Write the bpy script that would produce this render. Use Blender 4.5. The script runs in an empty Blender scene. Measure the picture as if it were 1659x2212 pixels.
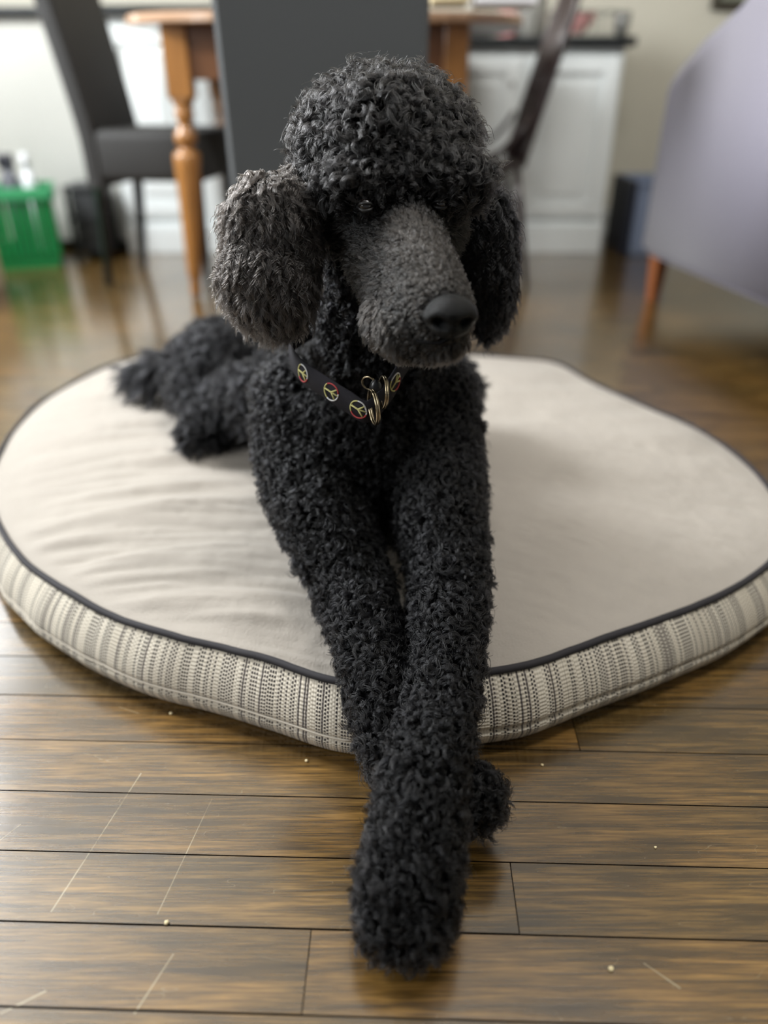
import bpy, bmesh, math, random
import numpy as np
from mathutils import Vector, Matrix, noise as mnoise

random.seed(7)
rng = np.random.default_rng(11)
PI = math.pi
scene = bpy.context.scene
C = scene.collection

# ------------------------------------------------------------------ camera, world, light
F_PX, H_CAM, PITCH = 1603.0, 0.65, math.radians(30)
cam_d = bpy.data.cameras.new('camera')
cam = bpy.data.objects.new('camera', cam_d)
C.objects.link(cam)
cam.location = (0, 0, H_CAM)
cam.rotation_euler = (PI / 2 - PITCH, 0, 0)
cam_d.sensor_fit = 'VERTICAL'
cam_d.sensor_height = 36.0
cam_d.lens = F_PX / 2212 * 36.0
cam_d.clip_start = 0.02
cam_d.dof.use_dof = True
cam_d.dof.focus_distance = 0.745
cam_d.dof.aperture_fstop = 1.55
scene.camera = cam

FWD = np.array([0, math.cos(PITCH), -math.sin(PITCH)])
UPV = np.array([0, math.sin(PITCH), math.cos(PITCH)])
RGT = np.array([1.0, 0, 0])


def P(px, py, t):
    """world point seen at a pixel of the photo, t metres in front of the lens"""
    return np.array([0, 0, H_CAM]) + t * (FWD + (px - 829.5) / F_PX * RGT + (1106 - py) / F_PX * UPV)


def G(px, py, z=0.0):
    """world point seen at a pixel of the photo on the level z"""
    d = FWD + (px - 829.5) / F_PX * RGT + (1106 - py) / F_PX * UPV
    return np.array([0, 0, H_CAM]) + d * ((z - H_CAM) / d[2])


world = bpy.data.worlds.new('world')
scene.world = world
world.use_nodes = True
wn = world.node_tree.nodes
wn['Background'].inputs['Color'].default_value = (0.93, 0.96, 1.0, 1)
wn['Background'].inputs['Strength'].default_value = 0.17


def area(name, loc, target, sx, sy, power, col=(1, 1, 1), spread=None):
    d = bpy.data.lights.new(name, 'AREA')
    d.shape = 'RECTANGLE'
    d.size, d.size_y, d.energy, d.color = sx, sy, power, col
    if spread:
        d.spread = spread
    o = bpy.data.objects.new(name, d)
    C.objects.link(o)
    o.location = loc
    v = Vector(target) - Vector(loc)
    o.rotation_euler = v.to_track_quat('-Z', 'Y').to_euler()
    return o


# daylight through the two windows of the left wall, then two added fill lights
area('window_and_fill_light', (-2.42, 1.95, 1.9), (0, 1.5, .3), 1.05, 1.2, 165, (0.95, 0.98, 1.0))
area('window_and_fill_light', (-2.42, 3.2, 1.68), (0, 3.0, 1.3), 0.98, 1.62, 36, (0.95, 0.98, 1.0))
area('window_and_fill_light', (-2.42, -.5, 1.6), (0, 0.6, 0.8), 1.2, 1.5, 50, (0.95, 0.98, 1.0))  # added window light to brighten the cabinet fronts, no such window known
area('cabinet_fill', (.5, .7, 2.6), (.4, 3.44, 0.3), 1.0, .5, 66, (1, 0.98, .95))  # added fill aimed at the cabinets, no ceiling source known

scene.view_settings.view_transform = 'Standard'
scene.view_settings.look = 'None'
scene.view_settings.gamma = 1.0
scene.view_settings.exposure = 0.12
scene.cycles.max_bounces = 6
scene.cycles.diffuse_bounces = 3
scene.cycles.glossy_bounces = 3
scene.cycles.transparent_max_bounces = 6
scene.cycles.use_denoising = True
scene.cycles.caustics_reflective = False
scene.cycles.caustics_refractive = False
scene.cycles_curves.shape = 'RIBBONS' if hasattr(scene, 'cycles_curves') else 'RIBBONS'


# ------------------------------------------------------------------ helpers
def srgb(r, g, b):
    f = lambda c: (c / 255 / 12.92) if c / 255 <= 0.04045 else ((c / 255 + 0.055) / 1.055) ** 2.4
    return (f(r), f(g), f(b), 1)


def mat(name, col, rough=0.5, metal=0.0, spec=0.5, sheen=0.0, coat=0.0, noise=0.0, nscale=20, bump=0.0, bscale=80, trans=0.0, stretch=(1, 1, 1)):
    m = bpy.data.materials.new(name)
    m.use_nodes = True
    nt = m.node_tree
    b = nt.nodes['Principled BSDF']
    b.inputs['Base Color'].default_value = col
    b.inputs['Roughness'].default_value = rough
    b.inputs['Metallic'].default_value = metal
    b.inputs['Specular IOR Level'].default_value = spec
    b.inputs['Sheen Weight'].default_value = sheen
    b.inputs['Coat Weight'].default_value = coat
    b.inputs['Transmission Weight'].default_value = trans
    tc = nt.nodes.new('ShaderNodeTexCoord')
    mp = nt.nodes.new('ShaderNodeMapping')
    mp.inputs['Scale'].default_value = stretch
    nt.links.new(tc.outputs['Object'], mp.inputs[0])
    n = nt.nodes.new('ShaderNodeTexNoise')
    n.inputs['Scale'].default_value = nscale
    n.inputs['Detail'].default_value = 5
    nt.links.new(mp.outputs[0], n.inputs['Vector'])
    mx = nt.nodes.new('ShaderNodeMix')
    mx.data_type = 'RGBA'
    k = max(noise, 0.02)
    mx.inputs[6].default_value = tuple(c * (1 - k) for c in col[:3]) + (1,)
    mx.inputs[7].default_value = tuple(min(1, c * (1 + k)) for c in col[:3]) + (1,)
    nt.links.new(n.outputs['Fac'], mx.inputs[0])
    nt.links.new(mx.outputs[2], b.inputs['Base Color'])
    if bump:
        n2 = nt.nodes.new('ShaderNodeTexNoise')
        n2.inputs['Scale'].default_value = bscale
        nt.links.new(mp.outputs[0], n2.inputs['Vector'])
        bp = nt.nodes.new('ShaderNodeBump')
        bp.inputs['Strength'].default_value = bump
        bp.inputs['Distance'].default_value = 0.002
        nt.links.new(n2.outputs['Fac'], bp.inputs['Height'])
        nt.links.new(bp.outputs[0], b.inputs['Normal'])
    return m


def link_mesh(name, me, m, parent=None, smooth=True):
    if smooth:
        me.polygons.foreach_set('use_smooth', [True] * len(me.polygons))
    o = bpy.data.objects.new(name, me)
    if m is not None:
        for q in (m if isinstance(m, (list, tuple)) else [m]):
            me.materials.append(q)
    C.objects.link(o)
    if parent is not None:
        o.parent = parent
        o.matrix_parent_inverse = Matrix.Translation(parent.location).inverted() if parent.type == 'EMPTY' and parent.rotation_euler.z == 0 else Matrix.Identity(4)
    return o


def pyd(name, verts, faces, m, parent=None, smooth=True):
    me = bpy.data.meshes.new(name)
    me.from_pydata([tuple(map(float, v)) for v in verts], [], faces)
    me.update()
    return link_mesh(name, me, m, parent, smooth)


def obj(name, bm, m, parent=None, smooth=False):
    me = bpy.data.meshes.new(name)
    bmesh.ops.recalc_face_normals(bm, faces=bm.faces)
    bm.to_mesh(me)
    bm.free()
    return link_mesh(name, me, m, parent, smooth)


def bx(bm, lo, hi, bev=0.004, seg=2, M=None):
    lo, hi = Vector(lo), Vector(hi)
    r = bmesh.ops.create_cube(bm, size=1)
    vs = r['verts']
    sc = hi - lo
    ce = (hi + lo) / 2
    for v in vs:
        v.co = Vector((v.co.x * sc.x, v.co.y * sc.y, v.co.z * sc.z)) + ce
    if bev:
        es = list({e for v in vs for e in v.link_edges})
        rr = bmesh.ops.bevel(bm, geom=es, offset=min(bev, min(sc) * .45), segments=seg, affect='EDGES', profile=0.5)
        vs = list({v for f in rr['faces'] for v in f.verts} | {v for v in vs if v.is_valid})
    if M is not None:
        bmesh.ops.transform(bm, matrix=M, verts=vs)
    return vs


def box(name, lo, hi, m, parent=None, bev=0.004, seg=2, M=None):
    bm = bmesh.new()
    bx(bm, lo, hi, bev, seg, M)
    return obj(name, bm, m, parent, bev > 0.01)


def tube_data(pts, rad, seg=10, closed=False, v0=0):
    pts = [np.array(p, float) for p in pts]
    n = len(pts)
    V, Fc = [], []
    up = np.array([0.13, 0.31, 0.94])
    for i, p in enumerate(pts):
        a = pts[(i - 1) % n] if (closed or i > 0) else p
        b = pts[(i + 1) % n] if (closed or i < n - 1) else p
        t = b - a
        t /= np.linalg.norm(t) + 1e-12
        s = np.cross(t, up)
        s /= np.linalg.norm(s) + 1e-12
        u = np.cross(s, t)
        r = rad[i] if hasattr(rad, '__len__') else rad
        for k in range(seg):
            an = 2 * PI * k / seg
            V.append(p + r * (math.cos(an) * s + math.sin(an) * u))
    for i in range(n if closed else n - 1):
        j = (i + 1) % n
        for k in range(seg):
            l = (k + 1) % seg
            Fc.append((v0 + i * seg + k, v0 + i * seg + l, v0 + j * seg + l, v0 + j * seg + k))
    if not closed:
        Fc.append(tuple(v0 + k for k in range(seg))[::-1])
        Fc.append(tuple(v0 + (n - 1) * seg + k for k in range(seg)))
    return V, Fc


def tube(name, pts, rad, m, parent=None, seg=10, closed=False):
    V, Fc = tube_data(pts, rad, seg, closed)
    return pyd(name, V, Fc, m, parent)


def lathe(name, prof, loc, m, parent=None, seg=24, tilt=(0, 0)):
    """prof: list of (radius, z); tilt shears x,y with height"""
    V, Fc = [], []
    for r, z in prof:
        for k in range(seg):
            a = 2 * PI * k / seg
            V.append((loc[0] + r * math.cos(a) + tilt[0] * z, loc[1] + r * math.sin(a) + tilt[1] * z, loc[2] + z))
    for i in range(len(prof) - 1):
        for k in range(seg):
            l = (k + 1) % seg
            Fc.append((i * seg + k, i * seg + l, (i + 1) * seg + l, (i + 1) * seg + k))
    Fc.append(tuple(range(seg))[::-1])
    Fc.append(tuple((len(prof) - 1) * seg + k for k in range(seg)))
    return pyd(name, V, Fc, m, parent)


def thing(name, label, cat, loc=(0, 0, 0), group=None):
    o = bpy.data.objects.new(name, None)
    o.empty_display_size = 0.05
    C.objects.link(o)
    o.location = tuple(float(x) for x in loc)
    o['label'], o['category'] = label, cat
    if group:
        o['group'] = group
    return o


def tag(o, label, cat, group=None, kind=None):
    o['label'], o['category'] = label, cat
    if group:
        o['group'] = group
    if kind:
        o['kind'] = kind
    return o


def struct(o):
    o['kind'] = 'structure'
    return o


def smoothstep(a, b, x):
    t = np.clip((x - a) / (b - a), 0, 1)
    return t * t * (3 - 2 * t)


# cheap smooth value noise in numpy
_perm = rng.random((64, 64))


def vnoise(x, y):
    xi, yi = np.floor(x).astype(int), np.floor(y).astype(int)
    fx, fy = x - xi, y - yi
    fx, fy = fx * fx * (3 - 2 * fx), fy * fy * (3 - 2 * fy)
    g = lambda a, b: _perm[a % 64, b % 64]
    return (g(xi, yi) * (1 - fx) + g(xi + 1, yi) * fx) * (1 - fy) + (g(xi, yi + 1) * (1 - fx) + g(xi + 1, yi + 1) * fx) * fy


def fbm(x, y, o=3):
    s, a = 0, 1
    for i in range(o):
        s = s + a * (vnoise(x * 2 ** i + 7 * i, y * 2 ** i + 3 * i) - .5)
        a *= .5
    return s


# ------------------------------------------------------------------ room shell
m_wall = mat('wall_paint', srgb(188, 184, 170), 0.8, noise=.02)
m_ceil = mat('ceiling_paint', srgb(235, 233, 228), 0.9)
m_trim = mat('trim_white', srgb(232, 234, 233), 0.5)
m_black = mat('black_top', srgb(22, 26, 27), 0.35, noise=.2)

XL, XR, YB, ZC = -2.3, 2.7, 3.9, 2.65
struct(box('wall_back', (XL, YB, 0), (XR, YB + .1, ZC), m_wall, bev=0))
struct(box('wall_right', (XR, -1.6, 0), (XR + .1, YB + .1, ZC), m_wall, bev=0))
bm = bmesh.new()   # left wall round its two windows and a third opening added for fill
for lo, hi in (((XL - .1, -1.6, 0), (XL, YB + .1, .85)), ((XL - .1, -1.6, 2.5), (XL, YB + .1, ZC)), ((XL - .1, -1.6, .85), (XL, -1.1, 2.5)),
               ((XL - .1, .1, .85), (XL, 1.4, 2.5)), ((XL - .1, 2.5, .85), (XL, 2.7, 2.5)), ((XL - .1, 3.7, .85), (XL, YB + .1, 2.5))):
    bx(bm, lo, hi, 0)
struct(obj('wall_left', bm, m_wall))
struct(box('ceiling', (XL - .1, -1.6, ZC), (XR + .1, YB + .1, ZC + .1), m_ceil, bev=0))
for i, (y0, y1) in enumerate(((1.4, 2.5), (2.7, 3.7), (-1.1, .1))):  # the last is an added, unseen window for the fill light
    bm = bmesh.new()
    for lo, hi in (((XL - .08, y0, .85), (XL + .02, y0 + .05, 2.5)), ((XL - .08, y1 - .05, .85), (XL + .02, y1, 2.5)),
                   ((XL - .08, y0, .85), (XL + .04, y1, .9)), ((XL - .08, y0, 2.45), (XL + .02, y1, 2.5)),
                   ((XL - .06, y0, 1.58), (XL - .02, y1, 1.62))):
        bx(bm, lo, hi, .003)
    struct(obj('window_%d' % (i + 1), bm, m_trim))
struct(box('baseboard_back', (1.0, YB - .015, 0), (XR, YB, .12), m_trim))

# floor of separate boards in one mesh, running across the view
ROW, ANG = 0.0703, math.radians(-1.52)
ca, sa = math.cos(ANG), math.sin(ANG)


def fl(u, v, z):   # board coordinates -> world
    return (u * ca - v * sa, u * sa + v * ca, z)


V, Fc, vcol = [], [], []
joint = {}
for (px, py) in ((1112, 1940), (1248, 1600)):
    g = G(px, py)
    u, v = g[0] * ca + g[1] * sa, -g[0] * sa + g[1] * ca
    joint[int(math.floor((v - .0316) / ROW))] = u
for r in range(-18, 58):
    v0 = .0316 + r * ROW
    v1 = v0 + ROW
    cuts = [-2.9]
    if r in joint:
        u = joint[r] - 3 * .95
        cuts = [-2.9] + [joint[r] + k * .95 for k in range(-2, 3)]
    else:
        u = -2.9 + random.uniform(.2, 1.1)
        while u < 2.8:
            cuts.append(u)
            u += random.uniform(.75, 1.3)
    cuts.append(2.9)
    for a, b in zip(cuts[:-1], cuts[1:]):
        gp = random.choice((.0003, .0004, .0005, .0009)) 
        zz = random.uniform(-.00005, .00005)
        bv = .0005
        n0 = len(V)
        for (uu, vv, z) in ((a + .0003, v0 + gp, -.004), (b - .0003, v0 + gp, -.004), (b - .0003, v1 - .0003, -.004), (a + .0003, v1 - .0003, -.004),
                            (a + .0003, v0 + gp, zz - .0002), (b - .0003, v0 + gp, zz - .0002), (b - .0003, v1 - .0003, zz - .0002), (a + .0003, v1 - .0003, zz - .0002),
                            (a + bv, v0 + gp + bv, zz), (b - bv, v0 + gp + bv, zz), (b - bv, v1 - bv, zz), (a + bv, v1 - bv, zz)):
            V.append(fl(uu, vv, z))
        for k in range(4):
            l = (k + 1) % 4
            Fc.append((n0 + k, n0 + l, n0 + 4 + l, n0 + 4 + k))
            Fc.append((n0 + 4 + k, n0 + 4 + l, n0 + 8 + l, n0 + 8 + k))
        Fc.append((n0 + 8, n0 + 9, n0 + 10, n0 + 11))
        vcol += [random.random()] * 12
n0 = len(V)
V += [fl(-3, -1.6, -.0039), fl(3, -1.6, -.0039), fl(3, 4.3, -.0039), fl(-3, 4.3, -.0039)]
Fc.append((n0, n0 + 1, n0 + 2, n0 + 3))
vcol += [-1] * 4


def N(nt, t, **kw):
    n = nt.nodes.new(t)
    for k, v in kw.items():
        if k.startswith('i_'):
            n.inputs[k[2:].replace('_', ' ')].default_value = v
        else:
            setattr(n, k, v)
    return n


def math_n(nt, op, a, b=None, c=None, clamp=False):
    n = nt.nodes.new('ShaderNodeMath')
    n.operation = op
    n.use_clamp = clamp
    for i, x in enumerate((a, b, c)):
        if x is None:
            continue
        if isinstance(x, (int, float)):
            n.inputs[i].default_value = x
        else:
            nt.links.new(x, n.inputs[i])
    return n.outputs[0]


def ramp(nt, fac, stops):
    n = nt.nodes.new('ShaderNodeValToRGB')
    els = n.color_ramp.elements
    while len(els) < len(stops):
        els.new(0.5)
    for e, (p, c) in zip(els, stops):
        e.position, e.color = p, c
    nt.links.new(fac, n.inputs[0])
    return n.outputs[0]


def mixc(nt, fac, a, b, mode='MIX'):
    n = nt.nodes.new('ShaderNodeMix')
    n.data_type = 'RGBA'
    n.blend_type = mode
    for i, x in ((0, fac), (6, a), (7, b)):
        if isinstance(x, (int, float, tuple)):
            n.inputs[i].default_value = x
        else:
            nt.links.new(x, n.inputs[i])
    return n.outputs[2]


m_floor = bpy.data.materials.new('floor_boards')
m_floor.use_nodes = True
nt = m_floor.node_tree
b = nt.nodes['Principled BSDF']
tc = N(nt, 'ShaderNodeTexCoord')
at = N(nt, 'ShaderNodeAttribute', attribute_name='board')
rnd = at.outputs['Fac']
off = N(nt, 'ShaderNodeCombineXYZ')
nt.links.new(math_n(nt, 'MULTIPLY', rnd, 37.0), off.inputs[0])
nt.links.new(math_n(nt, 'MULTIPLY', rnd, 91.0), off.inputs[2])
va = N(nt, 'ShaderNodeVectorMath', operation='ADD')
nt.links.new(tc.outputs['Object'], va.inputs[0])
nt.links.new(off.outputs[0], va.inputs[1])
mp = N(nt, 'ShaderNodeMapping')
mp.inputs['Rotation'].default_value = (0, 0, -ANG)
mp.inputs['Scale'].default_value = (5, 90, 1)
nt.links.new(va.outputs[0], mp.inputs[0])
g1 = N(nt, 'ShaderNodeTexNoise', i_Scale=1.6, i_Detail=6, i_Roughness=.65, i_Distortion=.3)
nt.links.new(mp.outputs[0], g1.inputs['Vector'])
mp2 = N(nt, 'ShaderNodeMapping')
mp2.inputs['Scale'].default_value = (12, 340, 1)
nt.links.new(va.outputs[0], mp2.inputs[0])
g2 = N(nt, 'ShaderNodeTexNoise', i_Scale=1.5, i_Detail=3)
nt.links.new(mp2.outputs[0], g2.inputs['Vector'])
mp3 = N(nt, 'ShaderNodeMapping')
mp3.inputs['Scale'].default_value = (4, 16, 1)
nt.links.new(va.outputs[0], mp3.inputs[0])
g3 = N(nt, 'ShaderNodeTexNoise', i_Scale=1.4, i_Detail=3)
nt.links.new(mp3.outputs[0], g3.inputs['Vector'])
base = ramp(nt, g1.outputs['Fac'], [(.25, srgb(46, 35, 18)), (.5, srgb(100, 77, 40)), (.75, srgb(146, 114, 64))])
blotch = ramp(nt, g3.outputs['Fac'], [(.38, (0.42, .44, .42, 1)), (.62, (1, 1, 1, 1))])
c1 = mixc(nt, .8, base, blotch, 'MULTIPLY')
fine = ramp(nt, g2.outputs['Fac'], [(.35, (.45, .42, .38, 1)), (.6, (1.2, 1.18, 1.1, 1))])
c2 = mixc(nt, .8, c1, fine, 'MULTIPLY')
tone = ramp(nt, rnd, [(0, (.84, .86, .82, 1)), (.5, (1, .98, .92, 1)), (1, (1.1, 1.03, .93, 1))])
c3 = mixc(nt, 1.0, c2, tone, 'MULTIPLY')


def scratch(nt, p0, p1, w):
    """pale scratch in the varnish: mask along one segment on the floor"""
    (x0, y0), (x1, y1) = p0, p1
    L = math.hypot(x1 - x0, y1 - y0)
    dx, dy = (x1 - x0) / L, (y1 - y0) / L
    sp = N(nt, 'ShaderNodeSeparateXYZ')
    nt.links.new(tc.outputs['Object'], sp.inputs[0])
    X = math_n(nt, 'SUBTRACT', sp.outputs[0], x0)
    Y = math_n(nt, 'SUBTRACT', sp.outputs[1], y0)
    al = math_n(nt, 'ADD', math_n(nt, 'MULTIPLY', X, dx), math_n(nt, 'MULTIPLY', Y, dy))
    pe = math_n(nt, 'ABSOLUTE', math_n(nt, 'SUBTRACT', math_n(nt, 'MULTIPLY', X, dy), math_n(nt, 'MULTIPLY', Y, dx)))
    # slight bow
    q = math_n(nt, 'MULTIPLY', math_n(nt, 'SUBTRACT', 1, math_n(nt, 'DIVIDE', pe, w)), 1.0, clamp=True)
    ins = math_n(nt, 'MULTIPLY', math_n(nt, 'GREATER_THAN', al, 0), math_n(nt, 'LESS_THAN', al, L))
    return math_n(nt, 'MULTIPLY', q, ins)


scr = None
for (a, b_, w) in (((305, 1670), (110, 1970), .0011), ((458, 1725), (340, 1975), .0008), ((45, 1780), (0, 1815), .0008), ((100, 2140), (0, 2190), .0012),
                   ((375, 2060), (290, 2190), .001), ((1390, 2080), (1470, 2135), .001), ((257, 1527), (300, 1541), .0006)):
    pa, pb = G(*a), G(*b_)
    s = scratch(nt, pa[:2], pb[:2], w)
    scr = s if scr is None else math_n(nt, 'MAXIMUM', scr, s)
# fine random scratches: thin level sets of stretched noise
mp4 = N(nt, 'ShaderNodeMapping')
mp4.inputs['Rotation'].default_value = (0, 0, .9)
mp4.inputs['Scale'].default_value = (3, 22, 1)
nt.links.new(tc.outputs['Object'], mp4.inputs[0])
g4 = N(nt, 'ShaderNodeTexNoise', i_Scale=2.2, i_Detail=1)
nt.links.new(mp4.outputs[0], g4.inputs['Vector'])
ln = math_n(nt, 'LESS_THAN', math_n(nt, 'ABSOLUTE', math_n(nt, 'SUBTRACT', g4.outputs['Fac'], .61)), .0012)
scr = math_n(nt, 'MULTIPLY', scr, ramp(nt, g3.outputs['Fac'], [(.35, (.1, .1, .1, 1)), (.65, (.6, .6, .6, 1))]))
scr = math_n(nt, 'MAXIMUM', scr, math_n(nt, 'MULTIPLY', ln, .12))
c4 = mixc(nt, scr, c3, srgb(190, 180, 150))
nt.links.new(c4, b.inputs['Base Color'])
gr = N(nt, 'ShaderNodeTexNoise', i_Scale=9, i_Detail=5)
nt.links.new(tc.outputs['Object'], gr.inputs['Vector'])
rg = N(nt, 'ShaderNodeMapRange')
rg.inputs[3].default_value, rg.inputs[4].default_value = .13, .28
nt.links.new(gr.outputs['Fac'], rg.inputs[0])
nt.links.new(rg.outputs[0], b.inputs['Roughness'])
bp = N(nt, 'ShaderNodeBump', i_Strength=.14, i_Distance=.0005)
nt.links.new(math_n(nt, 'ADD', g1.outputs['Fac'], g2.outputs['Fac']), bp.inputs['Height'])
nt.links.new(bp.outputs[0], b.inputs['Normal'])
b.inputs['Specular IOR Level'].default_value = .9
b.inputs['Coat Weight'].default_value = .75
b.inputs['Coat IOR'].default_value = 1.6
b.inputs['Coat Roughness'].default_value = .16
nt.links.new(bp.outputs[0], b.inputs['Coat Normal'])
me = bpy.data.meshes.new('floor')
me.from_pydata(V, [], Fc)
a_ = me.attributes.new('board', 'FLOAT', 'POINT')
a_.data.foreach_set('value', vcol)
m_gap = mat('subfloor_dark', srgb(18, 14, 10), .95, spec=.0)
struct(link_mesh('floor', me, [m_floor, m_gap], smooth=False))
mi = ([1] * 8 + [0]) * ((len(me.polygons) - 1) // 9) + [1]
me.polygons.foreach_set('material_index', mi)

# ------------------------------------------------------------------ cabinets along the back wall
m_cab = mat('cabinet_white', srgb(226, 231, 231), 0.45)
m_cabg = mat('cabinet_grey', srgb(196, 196, 190), 0.5)
m_metal = mat('brushed_metal', srgb(170, 170, 168), .35, metal=1)
YC = 3.44


def cabinet(x0, x1, ndoor, label, m, top=.775):
    t = thing('base_cabinet', label, 'cabinet', ((x0 + x1) / 2, YC, 0), 'base cabinets along the back wall')
    box('carcass', (x0, YC, .0), (x1, YB - .01, top), m, t, .003)
    bm = bmesh.new()
    bx(bm, (x0, YC - .035, 0), (x1, YC, .105), .004)
    bx(bm, (x0, YC - .028, .105), (x1, YC, .125), .008)
    obj('plinth', bm, m, t)
    w = (x1 - x0) / ndoor
    for k in range(ndoor):
        a, b_ = x0 + k * w + .02, x0 + (k + 1) * w - .02
        bm = bmesh.new()
        z0, z1 = .15, top - .035
        fw = .055
        for lo, hi in (((a, YC - .02, z0), (a + fw, YC, z1)), ((b_ - fw, YC - .02, z0), (b_, YC, z1)),
                       ((a + fw, YC - .02, z0), (b_ - fw, YC, z0 + fw)), ((a + fw, YC - .02, z1 - fw), (b_ - fw, YC, z1))):
            bx(bm, lo, hi, .003)
        d = obj('door', bm, m, t)
        bm = bmesh.new()
        bx(bm, (a + fw, YC - .008, z0 + fw), (b_ - fw, YC - .001, z1 - fw), .002)
        bx(bm, (a + fw + .03, YC - .014, z0 + fw + .03), (b_ - fw - .03, YC - .004, z1 - fw - .03), .008)
        p_ = obj('door_panel', bm, m, t)
        kx = b_ - .028 if k % 2 == 0 else a + .028
        kb = lathe('knob', [(.004, 0), (.004, .006), (.009, .010), (.009, .014), (.004, .017)], (0, 0, 0), m_metal, t, 16)
        kb.matrix_parent_inverse = Matrix.Identity(4)
        kb.location = (kx - t.location.x, YC - .019 - YC, z1 - .09)
        kb.rotation_euler = (PI / 2, 0, 0)
    return t


cabinet(.17, .95, 2, 'white two-door base cabinet at the right end of the run, under the black top', m_cab)
cabinet(-.42, .165, 1, 'white base cabinet hidden mostly behind the grey upholstered chair back', m_cab)
cabinet(-1.12, -.425, 2, 'white base cabinet seen between the dark side chair and the turned table leg', m_cab, top=.875)
tag(box('worktop', (-.422, YC - .045, .776), (.98, YB - .005, .808), m_black, bev=.004), 'thin black worktop on the white cabinets right of the grey chair', 'worktop')
tag(box('worktop', (-1.14, YC - .045, .876), (-.424, YB - .005, .91), m_black, bev=.004), 'black worktop on the white cabinet behind the dark side chair', 'worktop')
cabg = thing('side_cabinet', 'light grey plain cabinet at the far left behind the green basket', 'cabinet', (-1.5, 3.5, 0))
box('body', (-1.86, 3.5, .04), (-1.15, YB - .01, .875), m_cabg, cabg, .003)
box('plinth', (-1.84, 3.53, 0), (-1.17, YB - .02, .04), m_black, cabg, .002)
box('top_board', (-1.88, 3.47, .875), (-1.145, YB - .005, .91), m_black, cabg, .004)

# things on the worktop (only their lower parts are in the frame)
m_pink = mat('pink_glaze', srgb(226, 160, 160), .4)
m_glassg = mat('grey_glass', srgb(160, 160, 155), .12, trans=.5)
m_white = mat('white_plastic', srgb(228, 230, 235), .35)
lathe_o = lathe('storage_jar', [(.05, 0), (.062, .008), (.064, .12), (.058, .14), (.05, .15)], (.60, 3.62, .809), m_glassg)
tag(lathe_o, 'grey glass jar on the black worktop behind the wooden spindle chair', 'jar')
tr = thing('dish_rack', 'grey dish rack with pink bowl above, standing at the right of the worktop', 'dish rack', (.80, 3.62, .809))
m_rack = mat('rack_grey', srgb(128, 128, 120), .4)
bm = bmesh.new()
bx(bm, (.68, 3.52, .809), (.93, 3.74, .822), .004)
for k in range(7):
    bx(bm, (.69 + k * .037, 3.53, .822), (.694 + k * .037, 3.535, .90), 0)
    bx(bm, (.69 + k * .037, 3.72, .822), (.694 + k * .037, 3.725, .90), 0)
bx(bm, (.68, 3.528, .895), (.93, 3.536, .903), .002)
bx(bm, (.68, 3.718, .895), (.93, 3.726, .903), .002)
bx(bm, (.68, 3.53, .895), (.688, 3.725, .903), .002)
bx(bm, (.922, 3.53, .895), (.93, 3.725, .903), .002)
obj('rack_frame', bm, m_rack, tr)
tag(lathe('bowl', [(.03, 0), (.045, .01), (.075, .05), (.085, .08), (.08, .08), (.07, .05), (.04, .014)], (.78, 3.62, .823), m_pink), 'pink bowl standing in the grey dish rack', 'bowl')
tag(lathe('cup', [(.028, 0), (.034, .01), (.04, .09), (.037, .09), (.032, .012)], (.50, 3.60, .809), m_pink), 'pink cup on the black worktop left of the glass jar', 'cup')
tag(lathe('glass_tumbler', [(.025, 0), (.03, .05), (.033, .09), (.03, .09), (.027, .006)], (.955, 3.56, .809), m_glassg), 'small clear tumbler at the right end of the black worktop', 'glass')

fr = thing('wall_picture', 'dark framed wall picture seen only by its lower edge above the sofa', 'picture', (1.55, YB - .02, .93))
box('frame', (1.42, YB - .03, .93), (1.74, YB, 1.4), mat('frame_dark', srgb(48, 42, 30), .5), fr)
box('picture_sheet', (1.45, YB - .033, .96), (1.71, YB - .028, 1.37), mat('picture_sheet', srgb(120, 124, 110), .6, noise=.5, nscale=8), fr)

# ------------------------------------------------------------------ dining table
m_pine = bpy.data.materials.new('varnished_pine')
m_pine = mat('varnished_pine', srgb(146, 100, 52), .28, coat=.3, noise=.28, nscale=6, stretch=(6, 6, 1))
m_pine2 = mat('apron_wood', srgb(104, 68, 42), .35, coat=.2, noise=.25, nscale=6, stretch=(1, 6, 6))
m_top = mat('table_top_wood', srgb(170, 138, 112), .22, coat=.4, noise=.2, nscale=5, stretch=(1, 8, 8))
TX0, TX1, TY0, TY1 = -.62, .215, 2.62, 3.24
tb = thing('dining_table', 'varnished pine dining table with turned legs behind the upholstered chairs', 'table', ((TX0 + TX1) / 2, (TY0 + TY1) / 2, 0))
prof = [(.012, 0), (.017, .015), (.02, .04), (.016, .06), (.024, .075), (.026, .10), (.028, .16), (.034, .30), (.041, .42), (.043, .45), (.037, .462),
        (.022, .468), (.022, .478), (.031, .484), (.035, .50), (.032, .518), (.022, .528), (.020, .545), (.026, .556), (.030, .575), (.022, .583), (.034, .60), (.036, .61)]
for i, (x, y, tx) in enumerate(((TX0, TY0, -.055), (TX1, TY0, -.0), (TX0, TY1, 0), (TX1, TY1, 0))):
    sx = -.00 if i else .0
    lg = lathe('leg', prof, (x + (-.035 if i == 0 else 0), y, 0), m_pine, tb, 20, (.057 if i == 0 else 0, 0))
    bq = box('leg_block', (x - .037, y - .037, .61), (x + .037, y + .037, .80), m_pine, tb, .004)
bm = bmesh.new()
bx(bm, (TX0 + .036, TY0 - .02, .66), (TX1 - .036, TY0 + .005, .80), .002)
bx(bm, (TX0 + .036, TY1 - .005, .66), (TX1 - .036, TY1 + .02, .80), .002)
bx(bm, (TX0 - .02, TY0 + .036, .66), (TX0 + .005, TY1 - .036, .80), .002)
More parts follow.
